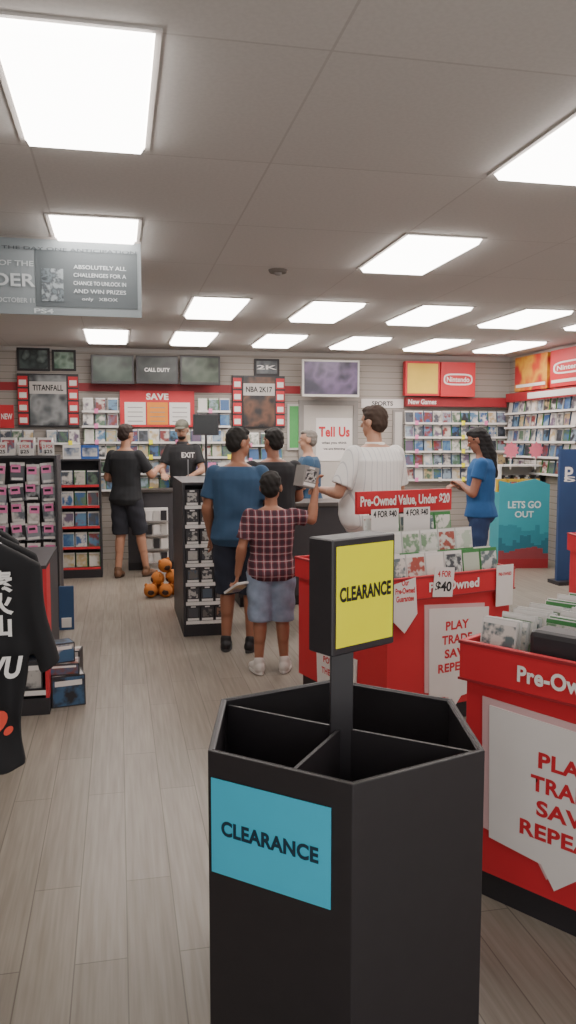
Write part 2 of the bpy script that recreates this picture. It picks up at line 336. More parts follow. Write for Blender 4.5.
# ---------------------------------------------------------------- room shell
YB=10.9; XR=5.62; XL=-2.2; ZC=2.8; Y0=-1.5
def floor_mat():
    m,n,l,b=newmat('floor_planks'); tc=n.new('ShaderNodeTexCoord'); mp=n.new('ShaderNodeMapping'); mp.inputs['Rotation'].default_value=(0,0,PI/2)
    br=n.new('ShaderNodeTexBrick'); br.inputs['Scale'].default_value=1; br.inputs['Brick Width'].default_value=1.2; br.inputs['Row Height'].default_value=.16; br.inputs['Mortar Size'].default_value=.0022
    br.inputs['Color1'].default_value=lin('8e857a')+(1,); br.inputs['Color2'].default_value=lin('9a9186')+(1,); br.inputs['Mortar'].default_value=lin('70675d')+(1,); br.offset=.37
    l.new(tc.outputs['Object'],mp.inputs[0]); l.new(mp.outputs[0],br.inputs['Vector'])
    m2=n.new('ShaderNodeMapping'); m2.inputs['Scale'].default_value=(34,1.4,1); nz=n.new('ShaderNodeTexNoise'); nz.inputs['Scale'].default_value=1.6; nz.inputs['Detail'].default_value=5
    l.new(tc.outputs['Object'],m2.inputs[0]); l.new(m2.outputs[0],nz.inputs['Vector'])
    r=ramp(n,[(.3,'ccc8c3'),(.7,'ffffff')],False); l.new(nz.outputs['Fac'],r.inputs[0])
    mx=n.new('ShaderNodeMix'); mx.data_type='RGBA'; mx.blend_type='MULTIPLY'; mx.inputs[0].default_value=.8
    l.new(br.outputs['Color'],mx.inputs[6]); l.new(r.outputs[0],mx.inputs[7]); l.new(mx.outputs[2],b.inputs['Base Color']); b.inputs['Roughness'].default_value=.36; return m
def ceil_mat():
    m,n,l,b=newmat('ceiling_tiles'); tc=n.new('ShaderNodeTexCoord'); mp=n.new('ShaderNodeMapping'); mp.inputs['Location'].default_value=(.33,-.45,0)
    br=n.new('ShaderNodeTexBrick'); br.offset=0; br.inputs['Scale'].default_value=1; br.inputs['Brick Width'].default_value=1.0; br.inputs['Row Height'].default_value=1.03; br.inputs['Mortar Size'].default_value=.005
    br.inputs['Color1'].default_value=lin('cfccc9')+(1,); br.inputs['Color2'].default_value=lin('cbc8c5')+(1,); br.inputs['Mortar'].default_value=lin('bdb9b6')+(1,)
    l.new(tc.outputs['Object'],mp.inputs[0]); l.new(mp.outputs[0],br.inputs['Vector'])
    nz=n.new('ShaderNodeTexNoise'); nz.inputs['Scale'].default_value=60; r=ramp(n,[(.4,'fafafa'),(.6,'ffffff')],False); l.new(tc.outputs['Object'],nz.inputs['Vector']); l.new(nz.outputs['Fac'],r.inputs[0])
    mx=n.new('ShaderNodeMix'); mx.data_type='RGBA'; mx.blend_type='MULTIPLY'; mx.inputs[0].default_value=1; l.new(br.outputs['Color'],mx.inputs[6]); l.new(r.outputs[0],mx.inputs[7]); l.new(mx.outputs[2],b.inputs['Base Color']); b.inputs['Roughness'].default_value=.9; return m
def slat_mat():
    m,n,l,b=newmat('slatwall'); tc=n.new('ShaderNodeTexCoord'); sp=n.new('ShaderNodeSeparateXYZ'); l.new(tc.outputs['Object'],sp.inputs[0])
    a=n.new('ShaderNodeMath'); a.operation='MULTIPLY'; a.inputs[1].default_value=1/.085; l.new(sp.outputs['Z'],a.inputs[0]); f=n.new('ShaderNodeMath'); f.operation='FRACT'; l.new(a.outputs[0],f.inputs[0])
    r=ramp(n,[(0,'827a73'),(.12,'a29a93'),(.9,'a9a19a')]); l.new(f.outputs[0],r.inputs[0]); l.new(r.outputs[0],b.inputs['Base Color']); b.inputs['Roughness'].default_value=.6; return m
SL=slat_mat()
struct(MB().box(XL-.1,XR+.1,Y0,YB+.1,-.1,0).build('floor',floor_mat()))
struct(MB().box(XL-.1,XR+.1,Y0,YB+.1,ZC,ZC+.1).build('ceiling',ceil_mat()))
struct(MB().box(XL,XR,YB,YB+.1,0,ZC).build('wall_back',SL))
struct(MB().box(XR,XR+.1,Y0,YB+.1,0,ZC).build('wall_right',SL))
struct(MB().box(XL-.1,XL,Y0,YB+.1,0,ZC).build('wall_left',SL))
x0,x1,z0,z1=rectY(0,384,300,392,YB)
struct(MB().box(XL,x1,YB-.012,YB,z0,z1).build('trim_1',REDD))
struct(MB().box(XL,XR,YB-.01,YB,ZC-.05,ZC).build('trim_2',LGREY))
struct(MB().box(XR-.01,XR,Y0,YB-.01,ZC-.05,ZC).build('trim_3',LGREY))
x0,x1,z0,z1=rectY(303,412,352,520,YB)
dr=struct(MB().box(x0,x1,YB-.035,YB,0,2.08).build('door_1',mat('b9b2ac',.5,.04)))
MB().box(x0-.07,x0,YB-.05,YB,0,2.15).box(x1,x1+.07,YB-.05,YB,0,2.15).box(x0,x1,YB-.05,YB,2.08,2.15).build('door_frame',GREY,dr)
MB().cone((x1-.09,YB-.035,1.0),(x1-.09,YB-.1,1.0),.02,.03).build('door_handle',STEEL,dr)
# ---------------------------------------------------------------- ceiling lights
EM=mat('fff7f0',.5,.01,9,0,14,name='light_diffuser')
cols=[-.34,.65,1.68,2.69,3.69,4.68]; rows=[(2.5,3.46),(4.55,5.5),(6.85,7.9),(9.05,10.15)]
ordn=['first','second','third','fourth','fifth','sixth']; rown=['nearest row','second row','third row','farthest row']
for ri,(a,b_) in enumerate(rows):
    for ci,x in enumerate(cols):
        if ri<2 and ci not in(0,2,4): continue
        t=thing('ceiling_light','white ceiling light panel, %s from the left in the %s'%(ordn[ci],rown[ri]),'ceiling light',(x+.235,(a+b_)/2,ZC),0,'ceiling light panels')
        hx=.235; hy=(b_-a)/2
        MB().box(-hx-.02,hx+.02,-hy-.02,-hy,-.008,0).box(-hx-.02,hx+.02,hy,hy+.02,-.008,0).box(-hx-.02,-hx,-hy,hy,-.008,0).box(hx,hx+.02,-hy,hy,-.008,0).build('frame',LGREY,t)
        b=MB(); q=.018; bm=b.bm; A=[bm.verts.new(p) for p in((-hx,-hy,-.001),(hx,-hy,-.001),(hx,hy,-.001),(-hx,hy,-.001))]; B=[bm.verts.new(p) for p in((-hx+q,-hy+q,-.035),(hx-q,-hy+q,-.035),(hx-q,hy-q,-.035),(-hx+q,hy-q,-.035))]
        bm.faces.new(A); bm.faces.new(B)
        for k in range(4): bm.faces.new((A[k],A[(k+1)%4],B[(k+1)%4],B[k]))
        b.build('diffuser',EM,t)
p=W(278,270,Z=ZC)
t=thing('ceiling_speaker','small dark round ceiling fitting between the light panels','ceiling fitting',(p.x,p.y,ZC))
MB().cone((0,0,0),(0,0,-.02),.07,.06,20).build('grille',mat('6a625c',.6),t); MB().cone((0,0,-.02),(0,0,-.035),.03,.02,12).build('cap',GREY,t)
# hanging banner
xa=-1.25; xb=W(141,270,Y=5.0).x; zb=W(80,316,Y=5.0).z; zt=W(80,235,Y=5.0).z
t=thing('hanging_banner','long grey blue promotional banner hanging under the ceiling at left','banner',((xa+xb)/2,5.0,zb))
w2=(xb-xa)/2; hb=min(zt,ZC-.03)-zb; xm=(xa+xb)/2
def bl(px,py): p=W(px,py,Y=4.99); return p.x-xm,p.z-zb
MB().box(-w2,w2,-.005,.005,0,hb).build('panel',mat('81898d',.6,.06,2),t)
a0,c0=bl(36,306); a1,c1=bl(137,254); MB().box(a0,a1,-.008,-.004,c0,c1).build('inset_panel',mat('50575b',.6,.1,3),t)
a0,c0=bl(42,301); a1,c1=bl(63,269); MB().box(a0,a1,-.011,-.007,c0,c1).build('picture',art('banner_picture',['3a4046','69747a','444a50','8b9498'],22),t)
MB().box(-w2,w2,-.008,.008,hb,hb+.012).build('rail',GREY,t)
for s_ in(-.55,.5): MB().cone((s_,0,hb),(s_,0,ZC-zb),.003,.003,6).build('hanging_wire',GREY,t)
LT=mat('bcc2c5',.6,.03); DT=mat('4a5156')
def bt(s,px,py,wpx,hpx,off=.01,m_=None):
    x,z=bl(px,py); k=4.87/800; text(s,wpx*k,hpx*k,m_ or (LT if py>252 else DT),t,(x,-.013,z),off=off)
bt('THE DAY ONE ANTICIPATION',70,250,126,3)
bt('OF THE',16,263,32,5); bt('RAIDER',-3,279,70,12,.02); bt('OCTOBER 11',16,300,34,4.5); bt('PS4',44,311,18,4.5,.02,LT)
for i,sx in enumerate(['ABSOLUTELY ALL','CHALLENGES FOR A','CHANCE TO UNLOCK IN','AND WIN PRIZES']): bt(sx,100,268+i*8,50,3.8)
bt('only   XBOX',100,300,34,3.8)
# ---------------------------------------------------------------- game cases
PAL=['2b2f36','3a5f8f','c4beb6','7f3434','55705a','b8a27a','4a4f5a','d2cdc8','6a5a72','8fa0ae','d8d2cc','5a7f9f']
COV=cover('case_cover',PAL); COVP=cover('case_cover_pale',['dcd8d2','b9c4b4','7f9a7c','d4cfc8','66767a','c8ccc8','4a5056','e0dcd6','a8584e'],20,.46,.54)
CASEP=mat('3b5a78',.3); CASEG=mat('4b8a50',.3); CASEW=mat('d3d1ce',.3)
def case_mesh(w=.13,h=.17,d=.015,pl=CASEP,cv=COV,top=WHITE):
    b=MB(); b.box(-w/2,w/2,0,d,0,h,0); b.box(-w/2+.006,w/2-.006,-.001,0,.005,h-.02,1,); b.box(-w/2+.004,w/2-.004,-.0012,0,h-.019,h-.004,2)
    return b.mesh('game_case',[pl,cv,top])
cm=[case_mesh(pl=CASEP),case_mesh(pl=CASEG),case_mesh(pl=CASEW)]
def case(loc,rot,label,group,me=None):
    o=D.objects.new('game_case',me or R.choice(cm)); C.objects.link(o); o.location=loc; o.rotation_euler=rot; return tag(o,label,'game case',group)
ON=['top','second','third','fourth','fifth','sixth','seventh']
def shelf_rows(pxa,pxb,pys,where,Y=YB,dp=.12,gap=.006,red=False,skip=.02):
    for i,py in enumerate(pys):
        xa=W(pxa,py,Y=Y-.06).x; xb=W(pxb,py,Y=Y-.06).x; z=W((pxa+pxb)/2,py,Y=Y-.06).z
        t=thing('display_shelf','%s white shelf board %s'%(ON[i] if len(pys)>1 else 'single',where),'shelf',((xa+xb)/2,Y,z)); hw=(xb-xa)/2
        MB().box(-hw,hw,-dp,0,-.012,0).build('shelf_board',LGREY,t); MB().box(-hw,hw,-dp-.006,-dp,-.022,.006).build('price_strip',RED if red else WHITE,t)
        n=int((xb-xa)/(.13+gap)); st=(xb-xa)/n
        for k in range(2,int(n*2),5): MB().box(-hw+st*k/2,-hw+st*k/2+.05,-dp-.009,-dp-.006,-.03,.03).build('price_tag',[YEL,PAPER,PINK][k%3],t)
        for k in range(n):
            if R.random()<skip: continue
            case((xa+st*(k+.5),Y-dp+.03,z+.001),(-rad(7),0,0),'small game case on the %s shelf %s'%(ON[i] if len(pys)>1 else 'single',where),'game cases, %s shelf %s'%(ON[i],where))
shelf_rows(84,232,[442,457,473,489],'on the back wall behind the far counter')
shelf_rows(0,80,[443],'on the back wall above the peg unit')
shelf_rows(82,119,[411,426],'left of the red savings board')
shelf_rows(197,230,[411,426],'right of the red savings board')
shelf_rows(236,283,[445,460,476],'under the black promotion')
shelf_rows(404,505,[423,437,451,465,479],'of the wall near the right corner')
for i,z in enumerate([1.98,1.78,1.58,1.38,1.16]):
    ya,yb=8.9,YB-.15; t=thing('display_shelf','%s shelf board on the right hand wall'%ON[i],'shelf',(XR,(ya+yb)/2,z)); hw=(yb-ya)/2
    MB().box(-.14,0,-hw,hw,-.012,0).build('shelf_board',LGREY,t); MB().box(-.146,-.14,-hw,hw,-.022,.006).build('price_strip',WHITE,t)
    for k in range(11):
        case((XR-.11,ya+.1+(yb-ya-.2)*k/10.0,z+.001),(-rad(7),0,-PI/2),'small game case on the %s shelf of the right hand wall'%ON[i],'game cases on the right hand wall, %s shelf'%ON[i])
x0,x1,z0,z1=rectY(404,398,505,407,YB)
t=thing('header_band','long red header board above the games near the right corner','header board',((x0+x1)/2,YB,z0)); MB().box(-(x1-x0)/2,(x1-x0)/2-.03,-.12,0,0,z1-z0).build('board',REDD,t); text('New Games',.42,.07,TXTW,t,(-.55,-.122,(z1-z0)/2))
t=thing('header_band','red header board on the right hand wall below the posters','header board',(XR,9.7,2.14)); MB().box(-.14,0,-1.1,1.03,0,.12).build('board',REDD,t); MB().box(-.145,-.14,-1.0,.4,.02,.1).build('card',PAPER,t)
def poster(label,r,Y,m,txt=None,frame=None,th=.02,cat='poster',name='poster',tm=TXTW,tw=.8,thh=.25,tz=.5,off=.025):
    x0,x1,z0,z1=rectY(*r,Y); w=x1-x0;h=z1-z0
    t=thing(name,label,cat,((x0+x1)/2,Y,z0))
    if frame: MB().box(-w/2,w/2,-th,0,0,h).build('frame',frame,t); MB().box(-w/2+.03,w/2-.03,-th-.004,-th,.03,h-.03).build('print',m,t)
    else: MB().box(-w/2,w/2,-th-.004,0,0,h).build('print',m,t)
    if txt: text(txt,w*tw,h*thh,tm,t,(0,-th-.006,h*tz),off=off)
    return t,w,h
poster('small dark framed picture at the far top left of the back wall',(17,348,50,371),YB,art('pic_a',['23262a','4d5a58','2c3334','7c8a86'],4),None,BLACK)
poster('small green tinted framed picture beside the dark one at top left',(52,350,76,371),YB,art('pic_b',['2c3f36','3f5f4d','8fa595','223028'],4),None,BLACK)
poster('red square sign low on the back wall at far left edge',(0,405,14,428),YB,RED,'NEW')
def promo(label,r,txt,cm_,bands):
    x0,x1,z0,z1=rectY(*r,YB); w=x1-x0;h=z1-z0; t=thing('promo_display',label,'promotional display',((x0+x1)/2,YB-.001,z0))
    MB().box(-w/2,w/2,-.05,0,0,h).build('backboard',BLACKM,t)
    MB().box(-w*.3,w*.3,-.07,-.05,.02,h-.02).build('poster',cm_,t)
    MB().box(-w*.3,w*.3,-.074,-.07,h*.62,h*.85).build('title_strip',bands,t)
    text(txt,w*.5,h*.11,TXT,t,(0,-.076,h*.735))
    for sx in(-1,1):
        for k in range(4):
            z=.03+k*(h-.04)/4; c=MB().box(sx*w*.41-w*.08,sx*w*.41+w*.08,-.062,-.05,z,z+h*.2).build('price_card',RED,t); MB().box(sx*w*.41-w*.06,sx*w*.41+w*.06,-.066,-.062,z+h*.03,z+h*.13).build('card_label',WHITE,c)
promo('silver and black game promotion with red price cards at left of the back wall',(18,374,79,427),'TITANFALL',art('promo_a',['2a2c30','5b5f62','8d8f90','3a3c40'],3),LGREY)
promo('black game promotion with red price cards right of the red savings board',(232,376,284,428),'NBA 2K17',art('promo_b',['18181b','2d2a2c','6a4a3a','1f1d20'],3),LGREY)
poster('dark game picture above the black promotion',(254,359,279,376),YB,art('pic_c',['2c2e33','6a6f72','41454a'],5),'2K',BLACK)
def tv(label,r,Y,txt,scr,bez=BLACKM,tm=TXTW):
    x0,x1,z0,z1=rectY(*r,Y); w=x1-x0;h=z1-z0; t=thing('television',label,'television',((x0+x1)/2,Y,z0))
    MB().box(-w/2,w/2,-.02,.03,0,h).build('housing',bez,t,bevel=.006); MB().box(-w/2+.025,w/2-.025,-.024,-.02,.035,h-.025).build('screen',scr,t)
    MB().box(-.08,.08,.03,YB-Y,h*.4,h*.6).build('wall_bracket',BLACK,t)
    if txt: text(txt,w*.6,h*.14,tm,t,(0,-.026,h*.5))
tv('leftmost of the three wall televisions, dark game picture',(91,355,134,384),YB-.25,None,art('scr_a',['14201c','22302a','3d4a40','101614'],2.5,emit=.1))
tv('middle wall television with a white title on its dark picture',(136,356,178,384),YB-.25,'CALL DUTY',art('scr_b',['181a1c','262a2a','3a3e3c','1c1e20'],2.5,emit=.1))
tv('rightmost of the three wall televisions, greenish game picture',(180,356,220,385),YB-.25,None,art('scr_c',['16201a','2c382e','4f584c','181c17'],2.5,emit=.1))
tv('grey framed television hanging above the door',(302,360,359,397),YB-.35,None,art('scr_d',['1e1e2c','2e2a3a','5a4a66','1a1a26'],2.4,emit=.2),LGREY)
x0,x1,z0,z1=rectY(120,391,194,427,YB); w=x1-x0;h=z1-z0
t=thing('savings_board','red savings board with three paper panels on the back wall','sign board',((x0+x1)/2,YB-.02,z0)); MB().box(-w/2,w/2,-.03,.02,0,h).build('board',RED,t)
for k,m_ in enumerate([WHITE,mat('e08a2c',.6),WHITE]):
    c=MB().box(-.3*w+k*.3*w-.14*w,-.3*w+k*.3*w+.14*w,-.036,-.03,.03,h*.68).build('paper_panel',m_,t)
    for q in range(4): MB().box(-.3*w+k*.3*w-.1*w,-.3*w+k*.3*w+.1*w,-.038,-.036,.07+q*.06,.08+q*.06).build('printed_line',GREY,c)
text('SAVE',w*.3,h*.18,TXTW,t,(0,-.032,h*.84),off=.04)
t,w,h=poster('yellow poster with a red border above the right hand game shelves',(403,362,437,396),YB-.1,mat('e0bc48',.5,.25,3),None,RED,.1)
t,w,h=poster('red poster with a white oval logo above the right hand game shelves',(438,363,472,397),YB-.1,RED,'Nintendo',None,.1,tw=.66,thh=.15)
def ring(t,w,h,flip=False):
    pts=lambda a,b,n=24:[(a*math.copysign(abs(math.cos(2*PI*i/n))**.5,math.cos(2*PI*i/n)),b*math.copysign(abs(math.sin(2*PI*i/n))**.6,math.sin(2*PI*i/n))) for i in range(n)]
    o=pts(w*.42,h*.17); i_=pts(w*.38,h*.125); b=MB()
    P=(lambda x,z:(-.004,-x,z+h*.5)) if flip else (lambda x,z:(x,-.107,h*.5+z))
    for a in range(24):
        c_=(a+1)%24; b.poly([P(*o[a]),P(*o[c_]),P(*i_[c_]),P(*i_[a])])
    b.build('logo_ring',TXTW,t)
ring(t,w,h)
def rposter(label,ya,yb,z0,z1,m_,txt):
    t=thing('poster',label,'poster',(XR-.1,(ya+yb)/2,z0)); h=z1-z0; w=abs(yb-ya)
    MB().box(0,.1,-w/2,w/2,0,h).build('print',m_,t)
    if txt: text(txt,w*.66,h*.13,TXTW,t,(-.005,0,h*.5),(PI/2,0,-PI/2)); ring(t,w,h,True)
    MB().box(-.004,0,-w/2+.04,w/2-.04,.05,.09).build('printed_line',WHITE,t)
rposter('red and yellow poster on the right hand wall beside the corner',10.55,9.68,2.28,2.75,art('rp',['b52a30','c9452f','d9a23a','b52a30'],2.2),None)
rposter('plain red logo poster on the right hand wall nearer the camera',9.6,8.6,2.28,2.75,RED,'Nintendo')
t,w,h=poster('white paper sign with red writing on the back door',(316,418,352,461),YB-.036,PAPER,'Tell Us',None,.004,'sign','paper_sign',RED,.86,.24,.68,.04)
text('what you think',w*.7,h*.07,TXT,t,(0,-.011,h*.42)); text('we are listening',w*.6,h*.06,TXT,t,(0,-.011,h*.28))
poster('tall narrow green sign left of the back door',(287,404,300,450),YB,GREEN,None,LGREY,.03,'sign','narrow_sign')
poster('small white sign board hanging right of the door television',(361,399,403,408),YB,PAPER,'SPORTS',None,.01,'sign','hanging_sign',TXT,.5,.5)
poster('tall light panel board on the back wall behind the man in white',(392,410,403,480),YB,LGREY,None,GREY,.03,'panel','wall_panel')
# ---------------------------------------------------------------- gondolas and counters
def unit(label,x0,x1,y0,y1,H,zs,side=BLACKM,back=DARK,lip=WHITE,dp=.3,name='display_shelf_unit',rz=0,base=BLACK,rside=None):
    t=thing(name,label,'shelf unit',((x0+x1)/2,y0,0),rz); w=(x1-x0)/2; d=y1-y0
    MB().box(-w,w,dp,d,0,H).build('back_panel',back,t); MB().box(-w,w,0,dp,0,.1).build('base',base,t)
    for s_ in(-1,1): MB().box(min(s_*w,s_*(w-.02)),max(s_*w,s_*(w-.02)),0,dp,.1,H).build('side_panel',rside if (rside and s_>0) else side,t)
    for z in zs: MB().box(-w+.02,w-.02,.005,dp,z-.012,z).build('shelf',side,t); MB().box(-w+.02,w-.02,0,.005,z-.022,z+.006).build('price_strip',lip,t)
    MB().box(-w,w,0,d,H,H+.02).build('top_panel',side,t)
    return t
gx0=W(183,560,Y=6.45).x; gz=[.12+.158*i for i in range(7)]
unit('black shelf unit of boxed figurines beside the man in blue',gx0,gx0+.39,6.45,7.6,1.24,gz,back=BLACKM)
MW=cover('figure_window',['b8b4b0','3a3a3e','6a6664','8a6a5a','4a4a50','55606e','b0ada8'],30,.47,.53)
def toybox(loc,label,group,body=BLACKM,win=None):
    o=MB().box(-.054,.054,0,.08,0,.132).build('toy_box',body); 
    MB().box(-.038,.038,-.001,0,.036,.108).build('window',win or MW,o); MB().box(-.046,.046,-.0015,-.001,.008,.028).build('title_strip',WHITE,o); MB().box(-.02,.02,-.0015,-.001,.116,.127).build('logo_strip',WHITE,o)
    o.location=loc; return tag(o,label,'toy box',group)
tb=None
for i,z in enumerate(gz):
    for k in range(3):
        l=(gx0+.08+k*.115,6.458,z+.001); lab='small boxed figurine on the %s shelf of the black figurine unit'%(['bottom','second lowest','third lowest','middle','third highest','second highest','top'][i]); g='boxed figurines in the black unit, %s shelf'%ON[6-i]
        if tb is None: tb=toybox(l,lab,g)
        else: dup(tb,l,None,lab,g)
h0=bh[0]; hb_=toybox((h0.x-.09,h0.y-.05,h0.z-.05),'grey and black boxed figurine held up in the right hand of the boy',None,GREY,art('held_window',['1c1c20','3a3436','c9c4c0','2a2a30'],26)); hb_.rotation_euler=(0,rad(12),.45); hb_.scale=(1.2,1.2,1.1)
hb_.name='held_toy_box'
h1=bh[1]; o=case((h1.x-.01,h1.y,h1.z-.075),(rad(60),0,rad(30)),'white game case held low in the left hand of the boy',None,cm[2])
t=thing('checkout_counter','long dark checkout counter along the back in front of the shop worker','counter',(.95,9.88,0))
MB().box(-.85,.75,.02,.3,.1,.96).build('body',DARK,t); MB().box(-.85,.75,.06,.3,0,.1).build('kick_board',BLACK,t); MB().box(-.88,.78,0,.33,.96,1.0).build('countertop',mat('4a4340',.4),t,bevel=.005)
p=W(188,453,Y=9.95); c=thing('exit_sign','small black sign with white writing standing before the shop worker','sign',(p.x,9.95,1.001)); MB().box(-.1,.1,-.004,.004,.36,.47).build('sign_plate',BLACK,c); MB().box(-.06,.06,-.04,.04,0,.008).box(-.008,.008,-.003,.003,.008,.36).build('holder',STEEL,c); text('EXIT',.16,.065,TXTW,c,(0,-.006,.415))
for i,(px,m_) in enumerate([(212,PINK),(222,PAPER)]):
    p=W(px,460,Y=9.95); c=thing('counter_card','%s price card standing on the far counter'%['pink','white'][i],'price card',(p.x,9.95,1.001)); MB().box(-.05,.05,-.003,.003,.12,.32).build('card',m_,c); MB().box(-.045,.045,-.03,.03,0,.006).box(-.01,.01,-.003,.003,.006,.12).build('holder',STEEL,c); text('2',.04,.08,TXT,c,(0,-.005,.22))
x0=W(144,520,Y=9.8).x; x1=W(168,520,Y=9.8).x
t=thing('leaflet_rack','white rack of leaflets standing against the far counter','rack',((x0+x1)/2,9.72,0)); w=(x1-x0)/2
MB().box(-w,w,.06,.12,0,.78).build('back_board',WHITE,t); 
for k in range(4):
    MB().box(-w,w,0,.06,.1+k*.17,.12+k*.17).build('shelf',GREY,t)
    for q in range(3): MB().box(-w+.02+q*w*.62,-w+.02+q*w*.62+w*.5,.03,.05,.12+k*.17,.24+k*.17).build('leaflet',[PAPER,LGREY,BLACK][(k+q)%3],t)
t=thing('checkout_counter','checkout counter in front of the man in the black shirt','counter',(2.1,7.45,0))
MB().box(-1.0,.9,.02,.5,.1,.96).build('body',DARK,t); MB().box(-.98,.88,.06,.48,0,.1).build('kick_board',BLACK,t); MB().box(-1.03,.93,0,.55,.96,1.0).build('countertop',mat('4a4340',.4),t,bevel=.005)
for i,(px,Y,z,lab) in enumerate([(206,9.98,1.0,'black till monitor on the far counter')]):
    p=W(px,440,Y=Y); t=thing('till_monitor',lab,'monitor',(p.x,Y,z)); MB().cone((0,0,0),(0,0,.015),.09,.09).build('stand_base',BLACK,t); MB().cone((0,0,.015),(0,0,.75),.015,.015).build('pole',BLACK,t); MB().box(-.16,.16,-.015,.015,.66,.92).build('screen_housing',BLACKM,t,bevel=.005); MB().box(-.145,.145,-.018,-.015,.675,.905).build('screen',mat('15171a',.2),t)
x0=W(59,500,Y=9.5).x; x1=W(101,500,Y=9.5).x
u=unit('black shelf unit with red shelf edges left of the man in black',x0,x1,9.5,9.9,1.36,[.12,.36,.6,.84,1.08],lip=RED,dp=.25)
for i,z in enumerate([.12,.36,.6,.84,1.08]):
    for k in range(3): case((x0+.09+k*(x1-x0-.18)/2,9.56,z+.001),(-rad(5),0,0),'game case on the %s shelf of the red edged black unit'%['bottom','second lowest','middle','second highest','top'][i],'game cases in the red edged unit, %s shelf'%ON[4-i])
for px,lab in((72,'white boxed console on top of the red edged unit'),(90,'blue boxed console on top of the red edged unit')):
    p=W(px,450,Y=9.68); o=MB().box(-.1,.1,-.07,.07,0,.16).build('console_box',[WHITE if px<80 else BLUE],None,(p.x,9.68,1.381)); MB().box(-.085,.085,-.072,-.07,.03,.13).build('front_print',art('cb%d'%px,['2c3a55','8a93a5','c9c6c2'],10),o); tag(o,lab,'box')
# left accessories gondola
lx1=W(58,520,Y=7.0).x; lx0=-1.75
t=unit('black peg wall unit of hanging accessory packs at left',lx0,lx1,7.0,7.5,1.45,[.14,.3],dp=.22)
cxm=(lx0+lx1)/2; pk=None
RN=['bottom','second lowest','third lowest','third highest','second highest','top']
PKM=[cover('packs',['1d1d20','4a4d54','8b8f96','a8abae','2c3648','c4c6c8'],14),cover('packs_pale',['c4c6c8','9a9da2','d8d4d0','6a707a','b5b0aa'],14)]
def mkpack(w,h,m_,tx,lab,g,loc):
    pk=MB().box(-w/2,w/2,-.012,.012,.045-h,.045).build('accessory_pack',m_,None,loc,bevel=.006); tag(pk,lab,'accessory pack',g)
    MB().box(-w/2,w/2,-.003,.003,.045,.075).build('header_card',WHITE,pk); tg=MB().box(tx-.042,tx+.036,-.018,-.013,-.01,.055).build('price_tag',PINK,pk); MB().box(tx-.032,tx+.02,-.0185,-.018,.015,.035).build('tag_print',TXT,tg)
    MB().box(-w*.38,w*.38,-.014,-.012,.055-h,.075-h).build('pack_label',WHITE,pk); return pk
protos=[]
for i in range(6):
    for k in range(6):
        x=lx1-.075-k*.128; z=.49+i*.168
        MB().cone((x-cxm,.22,z+.065),(x-cxm,.04,z+.07),.003,.003,6).build('peg_hook',STEEL,t)
        lab='hanging accessory pack in the %s row of the black peg unit'%RN[i]; g='hanging accessory packs, %s row'%ON[5-i]
        if len(protos)<4:
            j=len(protos); protos.append(mkpack([.118,.1,.124,.108][j],[.13,.15,.12,.145][j],PKM[j%2],[-.01,.012,0,-.005][j],lab,g,(x,7.06,z)))
        else: dup(R.choice(protos),(x+R.uniform(-.01,.01),7.06+R.uniform(-.02,.02),z+R.uniform(-.012,.012)),(0,R.uniform(-.09,.09),R.uniform(-.2,.2)),lab,g)
for k in range(4):
    o=MB().box(-.06,.06,-.06,.06,0,.15).build('carton',[WHITE],None,(lx1-.1-k*.15,7.2,1.471)); MB().box(-.05,.05,-.062,-.06,.02,.13).build('front_print',art('ct%d'%k,['e0dad4','b03038','6a7a90','e0dad4'],12),o); tag(o,'white patterned carton on top of the peg unit, %s from the right'%ordn[k],'carton','cartons on the peg unit')
for k in range(3):
    c=thing('shelf_card','white card reading 2 for standing on the peg unit, %s from the right'%ordn[k],'price card',(lx1-.07-k*.19,7.06,1.471)); MB().box(-.05,.05,-.003,.003,0,.11).build('card',WHITE,c); text('2 FOR',.08,.03,RED,c,(0,-.005,.075)); text('$25',.07,.035,TXT,c,(0,-.005,.03))
for k in range(3):
    o=MB().box(-.09,.09,-.05,.05,0,.1).build('headset_box',[mat(['5a6a7a','2c2c30','8a8a8c'][k],.5)],None,(lx1-.13-k*.22,7.1,.301)); MB().box(-.08,.08,-.052,-.05,.015,.085).build('front_print',COV,o); tag(o,'boxed headset on the low shelf of the peg unit, %s from the right'%ordn[k],'box','boxed headsets in the peg unit')
t=thing('poster_board','blue vertical poster board leaning at the foot of the peg unit','board',(W(66,600,Y=6.9).x,6.9,0)); MB().prism([(0,0),(.05,0),(.09,.36),(.06,.36)],'x',-.06,.06).build('board',mat('26466e'),t); MB().box(-.04,.04,-.0,.03,.02,.1).build('label',WHITE,t)
# red ended low unit
rx1=W(48,640,Y=4.75).x
u=unit('low red ended shelf unit behind the hanging T-shirts',rx1-.75,rx1,4.75,5.6,.86,[.14,.4,.64],side=BLACKM,back=DARK,dp=.25,rside=RED)
BA=cover('box_art',['26303c','3f5f80','b9b6b2','7a4438','2a2a30','d0ccc8'],12)
def gbox(label,loc,rz,w,d,h):
    o=MB().box(-w/2,w/2,-d/2,d/2,0,h).build('game_box',[BLACKM],None,loc,rz,bevel=.002); MB().box(-w/2+.008,w/2-.008,-d/2-.001,-d/2,.008,h-.008).build('front_print',BA,o); MB().box(-w/2+.008,w/2-.008,-d/2+.008,d/2-.008,h,h+.001).build('top_print',BA,o)
    MB().box(-w/2+.02,w/2-.02,-d/2-.002,-d/2-.001,h*.68,h*.85).build('title_strip',WHITE,o); return tag(o,label,'box')
for i,z in enumerate([.14,.4,.64]): gbox('game box on the %s shelf of the low red ended unit'%['bottom','middle','top'][i],(rx1-.14,4.86,z+.001),0,.2,.14,.17)
fx=W(66,708,Z=0)
gbox('large game box at the bottom of the floor stack by the red unit',(fx.x,fx.y+.1,0),rad(12),.2,.16,.19)
